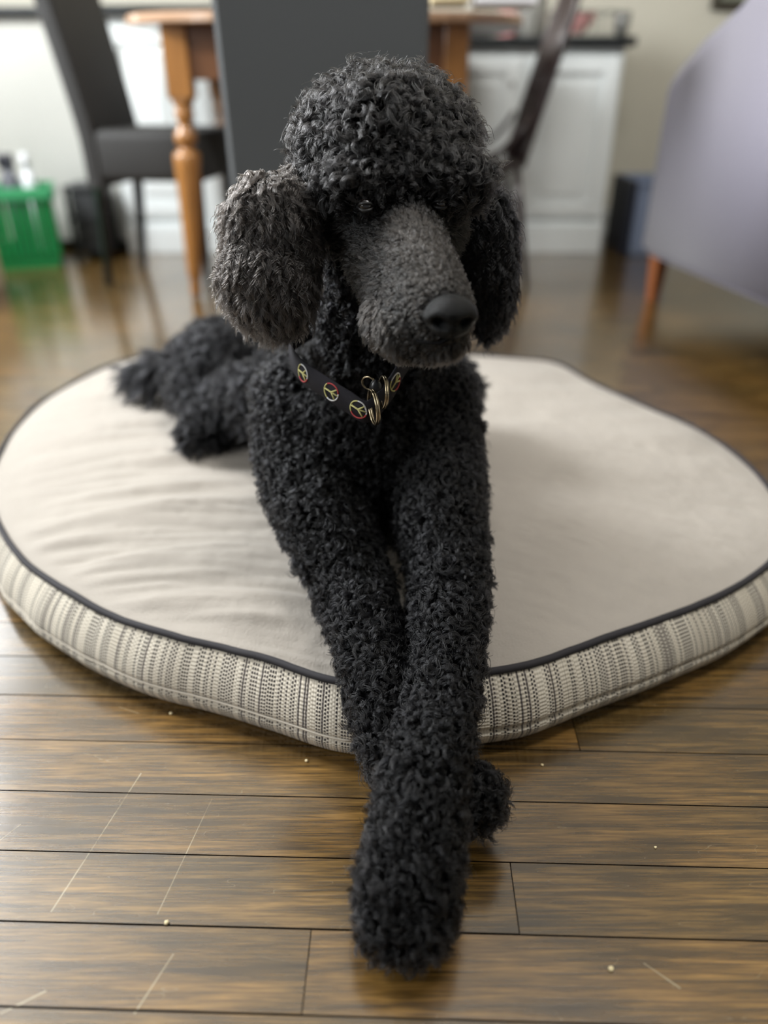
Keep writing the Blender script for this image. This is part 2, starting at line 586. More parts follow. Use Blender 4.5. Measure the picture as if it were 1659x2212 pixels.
bx(bm, (TX1 - .005, TY0 + .036, .66), (TX1 + .02, TY1 - .036, .80), .002)
obj('apron', bm, m_pine2, tb)
V, Fc = [], []
cx, cy, ax, ay = (TX0 + TX1) / 2 + .02, (TY0 + TY1) / 2, .62, .42
nn = 64
for z, g in ((.80, .985), (.805, 1.0), (.822, 1.0), (.828, .99)):
    for k in range(nn):
        a = 2 * PI * k / nn
        c_, s_ = math.cos(a), math.sin(a)
        V.append((cx + g * ax * math.copysign(abs(c_) ** .55, c_), cy + g * ay * math.copysign(abs(s_) ** .5, s_), z))
for i in range(3):
    for k in range(nn):
        l = (k + 1) % nn
        Fc.append((i * nn + k, i * nn + l, (i + 1) * nn + l, (i + 1) * nn + k))
Fc.append(tuple(range(nn))[::-1])
Fc.append(tuple(3 * nn + k for k in range(nn)))
pyd('table_top', V, Fc, m_top, tb, False)
m_paper = mat('paper_white', srgb(222, 222, 226), .6)
bk = thing('letter_box', 'white box with a grey printed panel on the right end of the table', 'box', (.36, 2.58, .829))
box('box_body', (.24, 2.33, .829), (.40, 2.50, .95), m_paper, bk, .004)
box('printed_panel', (.275, 2.327, .85), (.375, 2.331, .95), mat('print_grey', srgb(150, 154, 156), .5, noise=.3, nscale=60), bk, 0)
tag(box('cream_packet', (.12, 2.34, .829), (.225, 2.46, .93), mat('cream_card', srgb(224, 208, 170), .6), bev=.012, seg=4), 'cream packet on the table beside the white box', 'packet')

# ------------------------------------------------------------------ chairs
m_grey = mat('grey_upholstery', srgb(58, 61, 63), .85, sheen=.15, noise=.06, nscale=400, bump=.3, bscale=900)
m_dark = mat('dark_upholstery', srgb(28, 27, 26), .7, sheen=.04, noise=.06, nscale=300)
m_legd = mat('black_leg', srgb(14, 16, 20), .3)


def parsons(label, cx, cy, yaw, m, w=.43, depth=.44, zs=.40, zt=1.02, rake=.10, group=None):
    """fully upholstered chair; local -y is the rear"""
    t = thing('upholstered_chair', label, 'chair', (cx, cy, 0), group)
    M = Matrix.Translation((cx, cy, 0)) @ Matrix.Rotation(yaw, 4, 'Z')
    Mi = M

    def put(o):
        return o
    bm = bmesh.new()
    bx(bm, (-w / 2, -depth / 2 + .05, zs - .11), (w / 2, depth / 2, zs + .045), .025, 4)
    for v in bm.verts:
        if v.co.z > zs:
            v.co.z += .016 * (1 - (v.co.x / (w / 2)) ** 2) * (1 - min(1, abs(v.co.y) / (depth / 2)) ** 2)
    bmesh.ops.transform(bm, matrix=M, verts=bm.verts)
    obj('seat', bm, m, t, True)
    # back slab: raked
    V, Fc = [], []
    nz, th = 14, .062
    xs = [(-w / 2, -.5), (-w / 2 + .008, -th), ]
    prof_ = [(-w / 2, .012), (-w / 2 + .012, 0), (w / 2 - .012, 0), (w / 2, .012), (w / 2, th - .012), (w / 2 - .012, th), (-w / 2 + .012, th), (-w / 2, th - .012)]
    for i in range(nz + 1):
        z = zs - .13 + (zt - zs + .13) * i / nz
        yb = -depth / 2 - rake * ((z - zs) / (zt - zs)) ** 1.2 if z > zs else -depth / 2
        for (x, y) in prof_:
            V.append(tuple(M @ Vector((x, yb + y, z))))
    q = len(prof_)
    for i in range(nz):
        for k in range(q):
            l = (k + 1) % q
            Fc.append((i * q + k, i * q + l, (i + 1) * q + l, (i + 1) * q + k))
    Fc.append(tuple(range(q))[::-1])
    Fc.append(tuple(nz * q + k for k in range(q)))
    pyd('backrest', V, Fc, m, t, False)
    for sx in (-1, 1):
        for sy in (-1, 1):
            x0, y0 = sx * (w / 2 - .03), sy * (depth / 2 - .035)
            yb = y0 - (.035 if sy < 0 else 0)
            pts = [(x0, yb, 0), (x0, (y0 + yb) / 2 - (.002), .14), (x0, y0, zs - .09)]
            vs, fs = tube_data([tuple(M @ Vector(p_)) for p_ in pts], [.015, .019, .024], 4)
            pyd('leg', vs, fs, m_legd, t, False)
    return t


parsons('large grey upholstered chair seen from behind, directly behind the dog', -.127, 2.02, 0.0, m_grey, w=.437, depth=.42, zt=1.06, rake=.05)
parsons('dark upholstered chair seen from its side, left of the turned table leg', -.79, 2.93, -PI / 2 - .12, m_dark, w=.38, depth=.42, zs=.47, zt=1.05, rake=.105)

# spindle-back wooden chair facing the table from the right
m_spin = mat('dark_stained_wood', srgb(46, 34, 34), .3, coat=.3, noise=.3, nscale=20)
sc_ = thing('spindle_chair', 'dark wooden spindle-back chair standing at the right end of the table', 'chair', (.36, 2.98, 0))
V, Fc = [], []
nn = 40
for z, g in ((.385, .90), (.39, .97), (.405, 1.0), (.415, .98), (.412, .8)):
    for k in range(nn):
        a = 2 * PI * k / nn
        V.append((.33 + g * .20 * math.cos(a) * (1.0 if math.cos(a) < 0 else .95), 2.98 + g * .21 * math.sin(a), z))
for i in range(4):
    for k in range(nn):
        l = (k + 1) % nn
        Fc.append((i * nn + k, i * nn + l, (i + 1) * nn + l, (i + 1) * nn + k))
Fc.append(tuple(range(nn))[::-1])
Fc.append(tuple(4 * nn + k for k in range(nn)))
pyd('seat', V, Fc, m_spin, sc_)
bow = []
for k in range(33):
    a = PI * k / 32
    yy = -.175 * math.cos(a) * (1 + .12 * math.sin(a))
    zz = .41 + .62 * math.sin(a) ** .55
    bow.append((.475 + .02 * math.sin(a) + (zz - .41) * .26, 2.98 + yy, zz))
tube('back_bow', bow, .0125, m_spin, sc_)
for k in range(7):
    f_ = (k + .6) / 7.2 * 2 - 1
    y0, y1 = 2.98 + f_ * .13, 2.98 + f_ * .165
    zt = .41 + .62 * max(.0, 1 - (f_ * .95) ** 2) ** .28
    tube('spindle', [(.475, y0, .40), (.475 + (.25) * .26, (y0 + y1) / 2, .66), (.49 + (zt - .41) * .26, y1, zt)], [.007, .0095, .006], m_spin, sc_, 8)
# bent arm brace
tube('side_brace', [(.28, 2.80, .41), (.33, 2.785, .425), (.40, 2.785, .455), (.45, 2.79, .50), (.49, 2.80, .56)], .009, m_spin, sc_, 8)
tube('side_brace', [(.28, 3.16, .41), (.33, 3.175, .425), (.40, 3.175, .455), (.45, 3.17, .50), (.49, 3.16, .56)], .009, m_spin, sc_, 8)
for (a, b_) in (((.46, 2.83), (.525, 2.79)), ((.46, 3.13), (.525, 3.17)), ((.20, 2.84), (.14, 2.80)), ((.20, 3.12), (.14, 3.16))):
    tube('leg', [(a[0], a[1], .395), ((a[0] * 2 + b_[0]) / 3, (a[1] * 2 + b_[1]) / 3, .26), (b_[0], b_[1], 0)], [.012, .016, .010], m_spin, sc_, 10)
tube('stretcher', [(.185, 2.82, .16), (.35, 2.81, .16), (.50, 2.81, .16)], [.007, .011, .007], m_spin, sc_, 8)
tube('stretcher', [(.185, 3.14, .16), (.35, 3.15, .16), (.50, 3.15, .16)], [.007, .011, .007], m_spin, sc_, 8)
tube('stretcher', [(.35, 2.815, .16), (.35, 2.98, .16), (.35, 3.145, .16)], [.007, .011, .007], m_spin, sc_, 8)

# ------------------------------------------------------------------ sofa on the right
m_sofa = mat('lilac_upholstery', srgb(128, 125, 138), .9, sheen=.15, noise=.04, nscale=300, bump=.25, bscale=700)
m_foot = mat('sofa_foot_wood', srgb(140, 84, 50), .35)
yaw = math.atan2(.99 - .88, 2.64 - 1.91)
Ms = Matrix.Translation((.868, 2.64, 0)) @ Matrix.Rotation(yaw, 4, 'Z')
so = thing('sofa', 'lilac-grey upholstered sofa with high side at the right edge of the photo', 'sofa', (1.4, 2.2, 0))


def side_panel(x0, x1, prof_, name, z0=.15):
    """prof_ (y, z) outline extruded along local x"""
    bm = bmesh.new()
    f_ = [bm.verts.new((x0, y, z)) for y, z in prof_]
    g_ = [bm.verts.new((x1, y, z)) for y, z in prof_]
    bm.faces.new(f_)
    bm.faces.new(g_[::-1])
    for i in range(len(prof_)):
        j = (i + 1) % len(prof_)
        bm.faces.new((f_[j], f_[i], g_[i], g_[j]))
    bmesh.ops.bevel(bm, geom=list(bm.edges), offset=.022, segments=3, affect='EDGES')
    bmesh.ops.transform(bm, matrix=Ms, verts=bm.verts)
    return obj(name, bm, m_sofa, so, True)


pr = [(0, .15), (0, .63), (-.02, .67), (-.08, .69), (-.2, .735), (-.34, .82), (-.46, .92), (-.62, .97), (-.93, .97), (-.93, .15)]
side_panel(0, .17, pr, 'arm')
side_panel(1.35, 1.52, pr, 'arm')
bm = bmesh.new()
bx(bm, (.172, -.92, .15), (1.348, -.02, .34), .02, 3, Ms)
obj('seat_base', bm, m_sofa, so, True)
bm = bmesh.new()
bx(bm, (.172, -.93, .342), (1.348, -.70, .96), .04, 4, Ms)
obj('backrest', bm, m_sofa, so, True)
for k in range(2):
    bm = bmesh.new()
    bx(bm, (.176 + k * .587, -.695, .343), (.76 + k * .587, .0, .49), .035, 4, Ms)
    obj('seat_cushion', bm, m_sofa, so, True)
for (x, y) in ((.05, -.06), (1.47, -.06), (.05, -.87), (1.47, -.87)):
    vs, fs = tube_data([tuple(Ms @ Vector((x, y, 0))), tuple(Ms @ Vector((x, y, .16)))], [.02, .034], 4)
    pyd('foot', vs, fs, m_foot, so, False)

# blue-grey bin in the corner between cabinet and sofa
bb = thing('storage_bin', 'blue-grey storage bin on the floor between white cabinet and sofa', 'bin', (1.13, 3.45, 0))
V, Fc = [], []
for i, (g, z) in enumerate(((.90, 0), (.93, .01), (1.0, .28), (1.06, .285), (1.06, .30), (.98, .30), (.9, .02))):
    for (x, y) in ((-.09, -.15), (.09, -.15), (.09, .15), (-.09, .15)):
        V.append((1.15 + x * g, 3.50 + y * g, z))
for i in range(6):
    for k in range(4):
        l = (k + 1) % 4
        Fc.append((i * 4 + k, i * 4 + l, i * 4 + 4 + l, i * 4 + 4 + k))
Fc.append((3, 2, 1, 0))
Fc.append((24, 25, 26, 27))
pyd('bin_body', V, Fc, mat('bin_blue', srgb(122, 134, 158), .5), bb, False)
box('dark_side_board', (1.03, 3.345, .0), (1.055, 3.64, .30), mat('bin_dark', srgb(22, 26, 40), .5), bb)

# ------------------------------------------------------------------ left corner: green basket and what stands in it
m_green = mat('green_plastic', srgb(18, 120, 62), .35, coat=.2)
GBX, GBY = -1.50, 3.20
gb = thing('basket', 'green slatted plastic basket on the floor at the far left', 'basket', (GBX, GBY, 0))
bm = bmesh.new()
Mg = Matrix.Translation((GBX, GBY, 0)) @ Matrix.Rotation(.35, 4, 'Z')
W, D, Hh = .165, .12, .30
bx(bm, (-W * .85, -D * .85, 0), (W * .85, D * .85, .012), .003, 2, Mg)
bx(bm, (-W * .9, -D * .9, .0), (W * .9, -D * .9 + .006, .05), .001, 1, Mg)
bx(bm, (-W * .9, D * .9 - .006, .0), (W * .9, D * .9, .05), .001, 1, Mg)
bx(bm, (-W * .9, -D * .9, .0), (-W * .9 + .006, D * .9, .05), .001, 1, Mg)
bx(bm, (W * .9 - .006, -D * .9, .0), (W * .9, D * .9, .05), .001, 1, Mg)
for k in range(13):
    x = -W * .88 + k * W * 1.76 / 12
    for s in (-1, 1):
        bx(bm, (x - .0085, s * D * .93 - .003, .04), (x + .0085, s * D * .93 + .003, Hh - .03), .001, 1, Mg)
for k in range(11):
    y = -D * .85 + k * D * 1.7 / 10
    for s in (-1, 1):
        bx(bm, (s * W * .93 - .003, y - .0085, .04), (s * W * .93 + .003, y + .0085, Hh - .03), .001, 1, Mg)
obj('basket_body', bm, m_green, gb)
bm = bmesh.new()
for s in (-1, 1):
    bx(bm, (-W - .008, s * D - .008, Hh - .045), (W + .008, s * D + .008, Hh), .005, 2, Mg)
    bx(bm, (s * W - .008, -D - .008, Hh - .045), (s * W + .008, D + .008, Hh), .005, 2, Mg)
obj('rim', bm, mat('green_rim', srgb(60, 150, 100), .35), gb)
bo = thing('spray_bottle', 'grey spray bottle standing upright in the green basket', 'bottle', (-1.49, 3.16, .013))
lathe('bottle_body', [(.035, 0), (.04, .01), (.04, .25), (.032, .29), (.016, .32)], (-1.475, 3.19, .04), mat('bottle_grey', srgb(88, 90, 98), .4), bo)
box('trigger_head', (-1.505, 3.17, .36), (-1.45, 3.21, .415), mat('bottle_black', srgb(40, 42, 50), .4), bo, .006)
bo = thing('white_bottle', 'slim white bottle in the green basket right of the grey bottle', 'bottle', (-1.41, 3.16, .013))
lathe('bottle_body', [(.022, 0), (.025, .01), (.025, .27), (.013, .31)], (-1.405, 3.20, .05), m_white, bo)
lathe('cap', [(.013, .31), (.016, .312), (.016, .36), (.012, .365)], (-1.405, 3.20, .05), m_white, bo)
bo = thing('detergent_jug', 'cream jug with pale blue cap in the green basket, leftmost', 'jug', (-1.585, 3.13, .013))
lathe('jug_body', [(.04, 0), (.048, .01), (.048, .33), (.035, .38), (.025, .40)], (-1.575, 3.14, .10), mat('jug_cream', srgb(205, 198, 185), .45), bo)
lathe('cap', [(.026, .40), (.032, .402), (.032, .455), (.026, .46)], (-1.575, 3.14, .10), mat('cap_blue', srgb(150, 168, 205), .4), bo)
bt = thing('storage_cart', 'low black storage cart beside the green basket behind the dark chair', 'cart', (-1.23, 3.33, 0))
m_cart = mat('cart_black', srgb(34, 36, 38), .5)
for z in (.03, .155, .27):
    box('shelf_board', (-1.31, 3.27, z), (-1.17, 3.46, z + .02), m_cart, bt, .003)
for x in (-1.302, -1.178):
    for y in (3.278, 3.452):
        box('post', (x - .008, y - .008, 0), (x + .008, y + .008, .29), m_black, bt, .002)
box('drawer', (-1.29, 3.28, .052), (-1.19, 3.45, .15), mat('cart_drawer', srgb(44, 46, 48), .5), bt, .004)
box('drawer', (-1.29, 3.28, .178), (-1.19, 3.45, .266), mat('cart_drawer', srgb(52, 54, 56), .5), bt, .004)
m_tan = mat('tan_board', srgb(188, 170, 146), .6, noise=.1)
ct = thing('tan_crate', 'tan wooden crate at the extreme left edge in front of the basket', 'crate', (-1.58, 2.6, 0))
bm = bmesh.new()
for lo, hi in (((-1.76, 2.42, 0), (-1.40, 2.435, .33)), ((-1.76, 2.785, 0), (-1.40, 2.80, .33)), ((-1.415, 2.42, 0), (-1.40, 2.80, .33)), ((-1.76, 2.42, 0), (-1.745, 2.80, .33)), ((-1.76, 2.42, 0), (-1.40, 2.80, .015))):
    bx(bm, lo, hi, .002)
obj('crate_body', bm, m_tan, ct)

# ------------------------------------------------------------------ dog bed
ZP = .092
ctrl = [(740, 1470), (600, 1430), (480, 1396), (350, 1366), (230, 1322), (130, 1266), (60, 1216), (20, 1166), (-14, 1090), (-10, 1010), (40, 920), (120, 850),
        (270, 780), (420, 765), (600, 759), (800, 759), (1000, 767), (1110, 774), (1200, 785), (1280, 828), (1400, 882), (1500, 925), (1590, 985), (1650, 1045),
        (1690, 1110), (1690, 1165), (1659, 1217), (1600, 1258), (1530, 1297), (1400, 1345), (1250, 1396), (1130, 1438), (1040, 1452), (900, 1472)]
cp = np.array([G(x, y, ZP)[:2] for x, y in ctrl])
BC = np.array([0.0, 1.12])


def closed_spline(cp, n):
    m = len(cp)
    out = []
    for i in range(m):
        p0, p1, p2, p3 = cp[(i - 1) % m], cp[i], cp[(i + 1) % m], cp[(i + 2) % m]
        k = max(2, int(round(n * np.linalg.norm(p2 - p1))))
        for s in np.arange(k) / k:
            out.append(.5 * ((2 * p1) + (-p0 + p2) * s + (2 * p0 - 5 * p1 + 4 * p2 - p3) * s ** 2 + (-p0 + 3 * p1 - 3 * p2 + p3) * s ** 3))
    return np.array(out)


raw = closed_spline(cp, 160)
ang = np.arctan2(raw[:, 1] - BC[1], raw[:, 0] - BC[0])
rad_ = np.hypot(raw[:, 0] - BC[0], raw[:, 1] - BC[1])
o_ = np.argsort(ang)
NA = 900
TH = np.linspace(-PI, PI, NA, endpoint=False)
RO = np.interp(TH, ang[o_], rad_[o_], period=2 * PI)
kern = np.hanning(15)
kern /= kern.sum()
RO = np.convolve(np.concatenate([RO[-7:], RO, RO[:7]]), kern, 'valid')


def bed_z(x, y, r):
    """height of the cushion top at (x, y); r = 0 centre .. 1 piping"""
    z = ZP + .034 * (1 - r ** 4.0)
    wr = 1 - smoothstep(.93, 1.0, r)
    # sag beneath the dog
    z = z - .022 * np.exp(-(((x + .03) / .20) ** 2 + ((y - .95) / .30) ** 2)) * wr
    z = z - .026 * np.exp(-(((x - .0) / .12) ** 2 + ((y - .66) / .14) ** 2))
    z = z - .018 * np.exp(-(((x + .25) / .22) ** 2 + ((y - 1.35) / .22) ** 2)) * wr
    # folds running out from the forelegs to the left
    left = smoothstep(.04, -.12, x) * smoothstep(-.66, -.35, x)
    ph = y + .10 * x + .35 * np.maximum(0, -x - .05) ** 1.5
    f1 = fbm(x * 3.2 + 5, ph * 22, 2)
    f2 = fbm(x * 7 + 9, ph * 60 + x * 8, 2)
    z = z + wr * left * (.020 * f1 + .0060 * f2 * smoothstep(1.25, .8, y))
    # wrinkles on the right side, softer
    right = smoothstep(.08, .25, x)
    f3 = fbm(x * 4 + 2, (y - .25 * x) * 9, 2)
    f4 = fbm(x * 26 + 2, (y + .5 * x) * 55, 2)
    z = z + wr * right * (.020 * f3 * smoothstep(.9, 1.3, y) + .0030 * f4)
    z = z + wr * .0012 * fbm(x * 50, y * 50, 2) + .004 * wr * fbm(x * 6, y * 6, 2)
    return z


NR = 230
rr = (np.arange(NR + 1) / NR) ** .85
RR, TT = np.meshgrid(rr, np.arange(NA), indexing='ij')
X = BC[0] + RR * RO[None, :] * np.cos(TH)[None, :]
Y = BC[1] + RR * RO[None, :] * np.sin(TH)[None, :]
Z = bed_z(X, Y, RR)


def grid_mesh(name, X, Y, Z, m, parent=None, U=None, Vv=None, flip=False):
    nr, na = X.shape
    me = bpy.data.meshes.new(name)
    co = np.stack([X, Y, Z], -1).reshape(-1, 3)
    i, j = np.meshgrid(np.arange(nr - 1), np.arange(na), indexing='ij')
    j2 = (j + 1) % na
    q = np.stack([i * na + j, (i + 1) * na + j, (i + 1) * na + j2, i * na + j2], -1).reshape(-1, 4)
    if flip:
        q = q[:, ::-1]
    me.from_pydata(co.tolist(), [], q.tolist())
    if U is not None:
        a = me.attributes.new('uu', 'FLOAT', 'POINT')
        a.data.foreach_set('value', U.reshape(-1).astype(np.float32))
        a = me.attributes.new('vv', 'FLOAT', 'POINT')
        a.data.foreach_set('value', Vv.reshape(-1).astype(np.float32))
    me.update()
    return link_mesh(name, me, m, parent)


m_suede = mat('taupe_suede', srgb(157, 150, 141), .9, sheen=.12, noise=.06, nscale=14, bump=.5, bscale=420)
bed = thing('dog_bed', 'round beige dog cushion with dark piping and woven striped side', 'dog bed', (0, 1.1, 0))
grid_mesh('cushion_top', X, Y, Z, m_suede, bed)

# woven side
arc = np.concatenate([[0], np.cumsum(np.hypot(np.diff(RO * np.cos(TH)), np.diff(RO * np.sin(TH))))])
NV = 40
vv = np.linspace(0, 1, NV)
bulge = .034 * np.sin(PI * .5 * np.clip(vv / .72, 0, 1)) ** .8 - .010 * smoothstep(.72, 1.0, vv)
zprof = ZP * (1 - vv)
seam = -.003 * np.exp(-((vv - .64) / .03) ** 2)
wob = .0022 * fbm(TH * 9 * RO + 30, TH * 0 + 3, 3)
RS = RO[None, :] + (bulge + seam)[:, None] + wob[None, :] * np.sin(PI * vv)[:, None] * 2
ins = np.where(vv > .9, (vv - .9) * .06, 0)
RS = RS - ins[:, None]
XS = BC[0] + RS * np.cos(TH)[None, :]
YS = BC[1] + RS * np.sin(TH)[None, :]
ZS = np.repeat(zprof[:, None], NA, 1) + .002
UU = np.repeat(arc[None, :], NV, 0)
VV = np.repeat(vv[:, None] * .11, NA, 1)

m_weave = bpy.data.materials.new('woven_stripe')
m_weave.use_nodes = True
nt = m_weave.node_tree
b = nt.nodes['Principled BSDF']
au = N(nt, 'ShaderNodeAttribute', attribute_name='uu').outputs['Fac']
av = N(nt, 'ShaderNodeAttribute', attribute_name='vv').outputs['Fac']
cw = N(nt, 'ShaderNodeCombineXYZ')
nt.links.new(math_n(nt, 'MULTIPLY', au, 60), cw.inputs[0])
nt.links.new(math_n(nt, 'MULTIPLY', av, 260), cw.inputs[1])
wn_ = N(nt, 'ShaderNodeTexNoise', i_Scale=1.0, i_Detail=2)
nt.links.new(cw.outputs[0], wn_.inputs['Vector'])
uw = math_n(nt, 'ADD', au, math_n(nt, 'MULTIPLY', math_n(nt, 'SUBTRACT', wn_.outputs['Fac'], .5), .0014))
WU, WV = .0031, .0046
cu = math_n(nt, 'DIVIDE', uw, WU)
ci = math_n(nt, 'FLOOR', cu)
cf = math_n(nt, 'FRACT', cu)
r1 = N(nt, 'ShaderNodeTexWhiteNoise', noise_dimensions='1D')
nt.links.new(ci, r1.inputs['W'])
r2 = N(nt, 'ShaderNodeTexWhiteNoise', noise_dimensions='1D')
nt.links.new(math_n(nt, 'ADD', ci, 517.3), r2.inputs['W'])
# slow variation of darkness along the band
sl = N(nt, 'ShaderNodeTexNoise', noise_dimensions='1D', i_Scale=26.0, i_Detail=2)
nt.links.new(au, sl.inputs['W'])
thr = math_n(nt, 'SUBTRACT', .56, math_n(nt, 'MULTIPLY', sl.outputs['Fac'], .35))
dark_col = math_n(nt, 'GREATER_THAN', r1.outputs['Value'], thr)
cvv = math_n(nt, 'ADD', math_n(nt, 'DIVIDE', av, WV), math_n(nt, 'MULTIPLY', math_n(nt, 'FLOOR', math_n(nt, 'MULTIPLY', r2.outputs['Value'], 2)), .5))
rf = math_n(nt, 'FRACT', cvv)
dash = math_n(nt, 'LESS_THAN', rf, .6)
solid = math_n(nt, 'GREATER_THAN', r2.outputs['Value'], .86)
dd = math_n(nt, 'MULTIPLY', dark_col, math_n(nt, 'MAXIMUM', dash, solid))
inner = math_n(nt, 'MULTIPLY', math_n(nt, 'GREATER_THAN', cf, .16), math_n(nt, 'LESS_THAN', cf, .86))
dd = math_n(nt, 'MULTIPLY', dd, inner)
cream = mixc(nt, sl.outputs['Fac'], srgb(186, 178, 162), srgb(214, 207, 192))
inkc = mixc(nt, r2.outputs['Value'], srgb(30, 28, 30), srgb(84, 78, 76))
colr = mixc(nt, dd, cream, inkc)
nt.links.new(colr, b.inputs['Base Color'])
b.inputs['Roughness'].default_value = .9
b.inputs['Sheen Weight'].default_value = .1
hgt = math_n(nt, 'ADD', math_n(nt, 'SINE', math_n(nt, 'MULTIPLY', cf, PI)), math_n(nt, 'SINE', math_n(nt, 'MULTIPLY', rf, 2 * PI)))
bp = N(nt, 'ShaderNodeBump', i_Strength=.5, i_Distance=.0008)
nt.links.new(hgt, bp.inputs['Height'])
nt.links.new(bp.outputs[0], b.inputs['Normal'])
grid_mesh('woven_side', XS, YS, ZS, m_weave, bed, UU, VV)
m_pipe = mat('piping_charcoal', srgb(36, 34, 38), .8, sheen=.0, noise=.1, nscale=300)
sel = slice(None, None, 2)
RP = RO + .002 + .0012 * fbm(TH * 20, TH * 0 + 1, 2)
tube('piping', [(BC[0] + r * math.cos(a), BC[1] + r * math.sin(a), ZP + .001 + .003 * math.sin(a * 23) * .3) for r, a in zip(RP[sel], TH[sel])], .0045, m_pipe, bed, 8, True)
rs_ = RS[int(NV * .64)] + .0015
tube('seam_cord', [(BC[0] + r * math.cos(a), BC[1] + r * math.sin(a), ZP * .36 + .003) for r, a in zip(rs_[sel], TH[sel]) if not -1.62 < a < 1.62], .0014, mat('seam_cream', srgb(206, 198, 184), .8), bed, 6, False)


def bed_r(x, y):
    a = np.arctan2(y - BC[1], x - BC[0])
    return np.hypot(x - BC[0], y - BC[1]) / np.interp(a, TH, RO, period=2 * PI)


# crumbs lying on the boards
m_crumb = mat('crumb', srgb(215, 200, 160), .7)
for (px, py, s, lb) in ((369, 1541, .0021, 'pale crumb on the floor just below the left side of the dog bed'), (662, 1643, .0019, 'pale crumb under the front edge of the dog bed left of the paws'),
                        (360, 1993, .0022, 'round pale crumb on the boards far left of the front paw'), (1320, 2093, .0024, 'pale crumb on the boards at lower right'),
                        (1171, 1652, .0016, 'tiny pale crumb right of the crossed paws'), (1416, 1830, .0014, 'tiny pale crumb on the boards at mid right')):
    g = G(px, py, .001)
    bm = bmesh.new()
    bmesh.ops.create_icosphere(bm, subdivisions=2, radius=s)
    for v in bm.verts:
        v.co = v.co * (1 + .35 * mnoise.noise(v.co * 700 + Vector((px, py, 0))))
        v.co.z *= .7
        v.co += Vector((g[0], g[1], s * .6))
    tag(obj('crumb', bm, m_crumb, None, True), lb, 'crumb', 'crumbs on the floor')

# ------------------------------------------------------------------ the dog
# body primitives: (name of coat, list of (centre, radius)) chains, or ellipsoids
prims = []   # (region, kind, data)


def chain(region, pts):
    prims.append((region, 'chain', [(np.array(p, float), r) for p, r in pts]))


def ell(region, c, r, rot=(0, 0, 0)):
    prims.append((region, 'ell', (np.array(c, float), np.array(r, float), rot)))


# trunk
ell('chest', P(800, 965, .99), (.115, .10, .105))
chain('chest', [(P(795, 930, .97), .095), (P(745, 900, 1.12), .105), (P(670, 850, 1.28), .10), (P(600, 820, 1.40), .095)])
chain('chest', [(P(800, 900, .95), .078), (P(815, 760, .90), .068), (P(825, 600, .85), .062), (P(832, 480, .80), .062)])
# fore legs
ell('chest', P(792, 1090, 1.0), (.07, .07, .052))
chain('leg', [(P(650, 870, .98), .062), (P(662, 1000, .95), .060), (P(700, 1130, .90), .050), (P(755, 1240, .865), .040), (P(790, 1350, .815), .036), (P(820, 1480, .765), .032),
              (P(845, 1590, .735), .029), (P(885, 1680, .715), .027), (P(950, 1715, .71), .026), (P(1015, 1720, .71), .028)])
chain('leg', [(P(925, 870, .98), .062), (P(938, 1000, .95), .058), (P(950, 1120, .895), .049), (P(970, 1240, .85), .041), (P(966, 1350, .80), .035), (P(956, 1480, .745), .031),
              (P(934, 1600, .70), .033), (P(915, 1710, .668), .034), (P(897, 1810, .648), .037), (P(885, 1900, .635), .039), (P(882, 1965, .628), .034)])
for dx, tt in ((-52, .0), (-18, -.006), (20, -.006), (52, .0)):
    chain('paw', [(P(885 + dx * .8, 1900, .64), .018), (P(880 + dx, 1980, .625 + tt), .018), (P(878 + dx * .9, 2016, .628 + tt), .013)])
for dx, dy in ((0, -22), (14, 2), (8, 26)):
    chain('paw', [(P(1000, 1720 + dy * .8, .712), .016), (P(1030 + dx, 1722 + dy, .712), .014)])
# hind part, rolled to the left
ell('rump', P(505, 800, 1.36), (.095, .10, .085))
chain('rump', [(P(560, 790, 1.40), .09), (P(470, 780, 1.42), .07), (P(415, 800, 1.40), .055)])
chain('rump', [(P(430, 840, 1.33), .05), (P(470, 890, 1.27), .038), (P(450, 925, 1.235), .036), (P(435, 940, 1.225), .03)])
chain('rump', [(P(520, 870, 1.25), .055), (P(600, 860, 1.16), .06)])
chain('tail', [(P(400, 810, 1.42), .035), (P(345, 805, 1.44), .026), (P(310, 815, 1.45), .018)])
chain('rump', [(P(955, 850, 1.16), .055), (P(900, 855, 1.22), .075), (P(760, 860, 1.27), .09)])
# head
ell('topknot', P(830, 350, .785), (.088, .078, .066))
ell('topknot', P(832, 312, .785), (.088, .075, .064))
ell('topknot', P(838, 300, .755), (.070, .055, .050))
ell('face', P(858, 475, .770), (.070, .054, .060))
chain('face', [(P(880, 490, .738), .033), (P(895, 545, .712), .034), (P(928, 620, .680), .033), (P(952, 675, .660), .031)])
chain('face', [(P(835, 555, .750), .040), (P(878, 650, .712), .037), (P(915, 695, .68), .033)])
chain('beard', [(P(842, 610, .735), .024), (P(846, 690, .705), .0265), (P(880, 710, .69), .027), (P(920, 716, .68), .025), (P(962, 716, .668), .021)])
ell('topknot', P(855, 345, .742), (.072, .040, .046))
ell('topknot', P(775, 392, .722), (.034, .022, .017))    # brows
ell('topknot', P(965, 385, .726), (.038, .024, .020))
ell('topknot', P(870, 380, .722), (.04, .022, .018))
# ears
ell('ear', P(583, 545, .765), (.050, .028, .076), (0, .18, -.35))
ell('ear', P(576, 600, .765), (.050, .028, .050), (0, .1, -.35))
chain('ear', [(P(655, 405, .775), .024), (P(610, 450, .77), .026), (P(580, 520, .765), .024)])
ell('ear', P(1050, 560, .83), (.030, .028, .078), (0, -.14, .2))
chain('ear', [(P(1015, 420, .815), .022), (P(1040, 470, .825), .024), (P(1052, 560, .83), .026)])

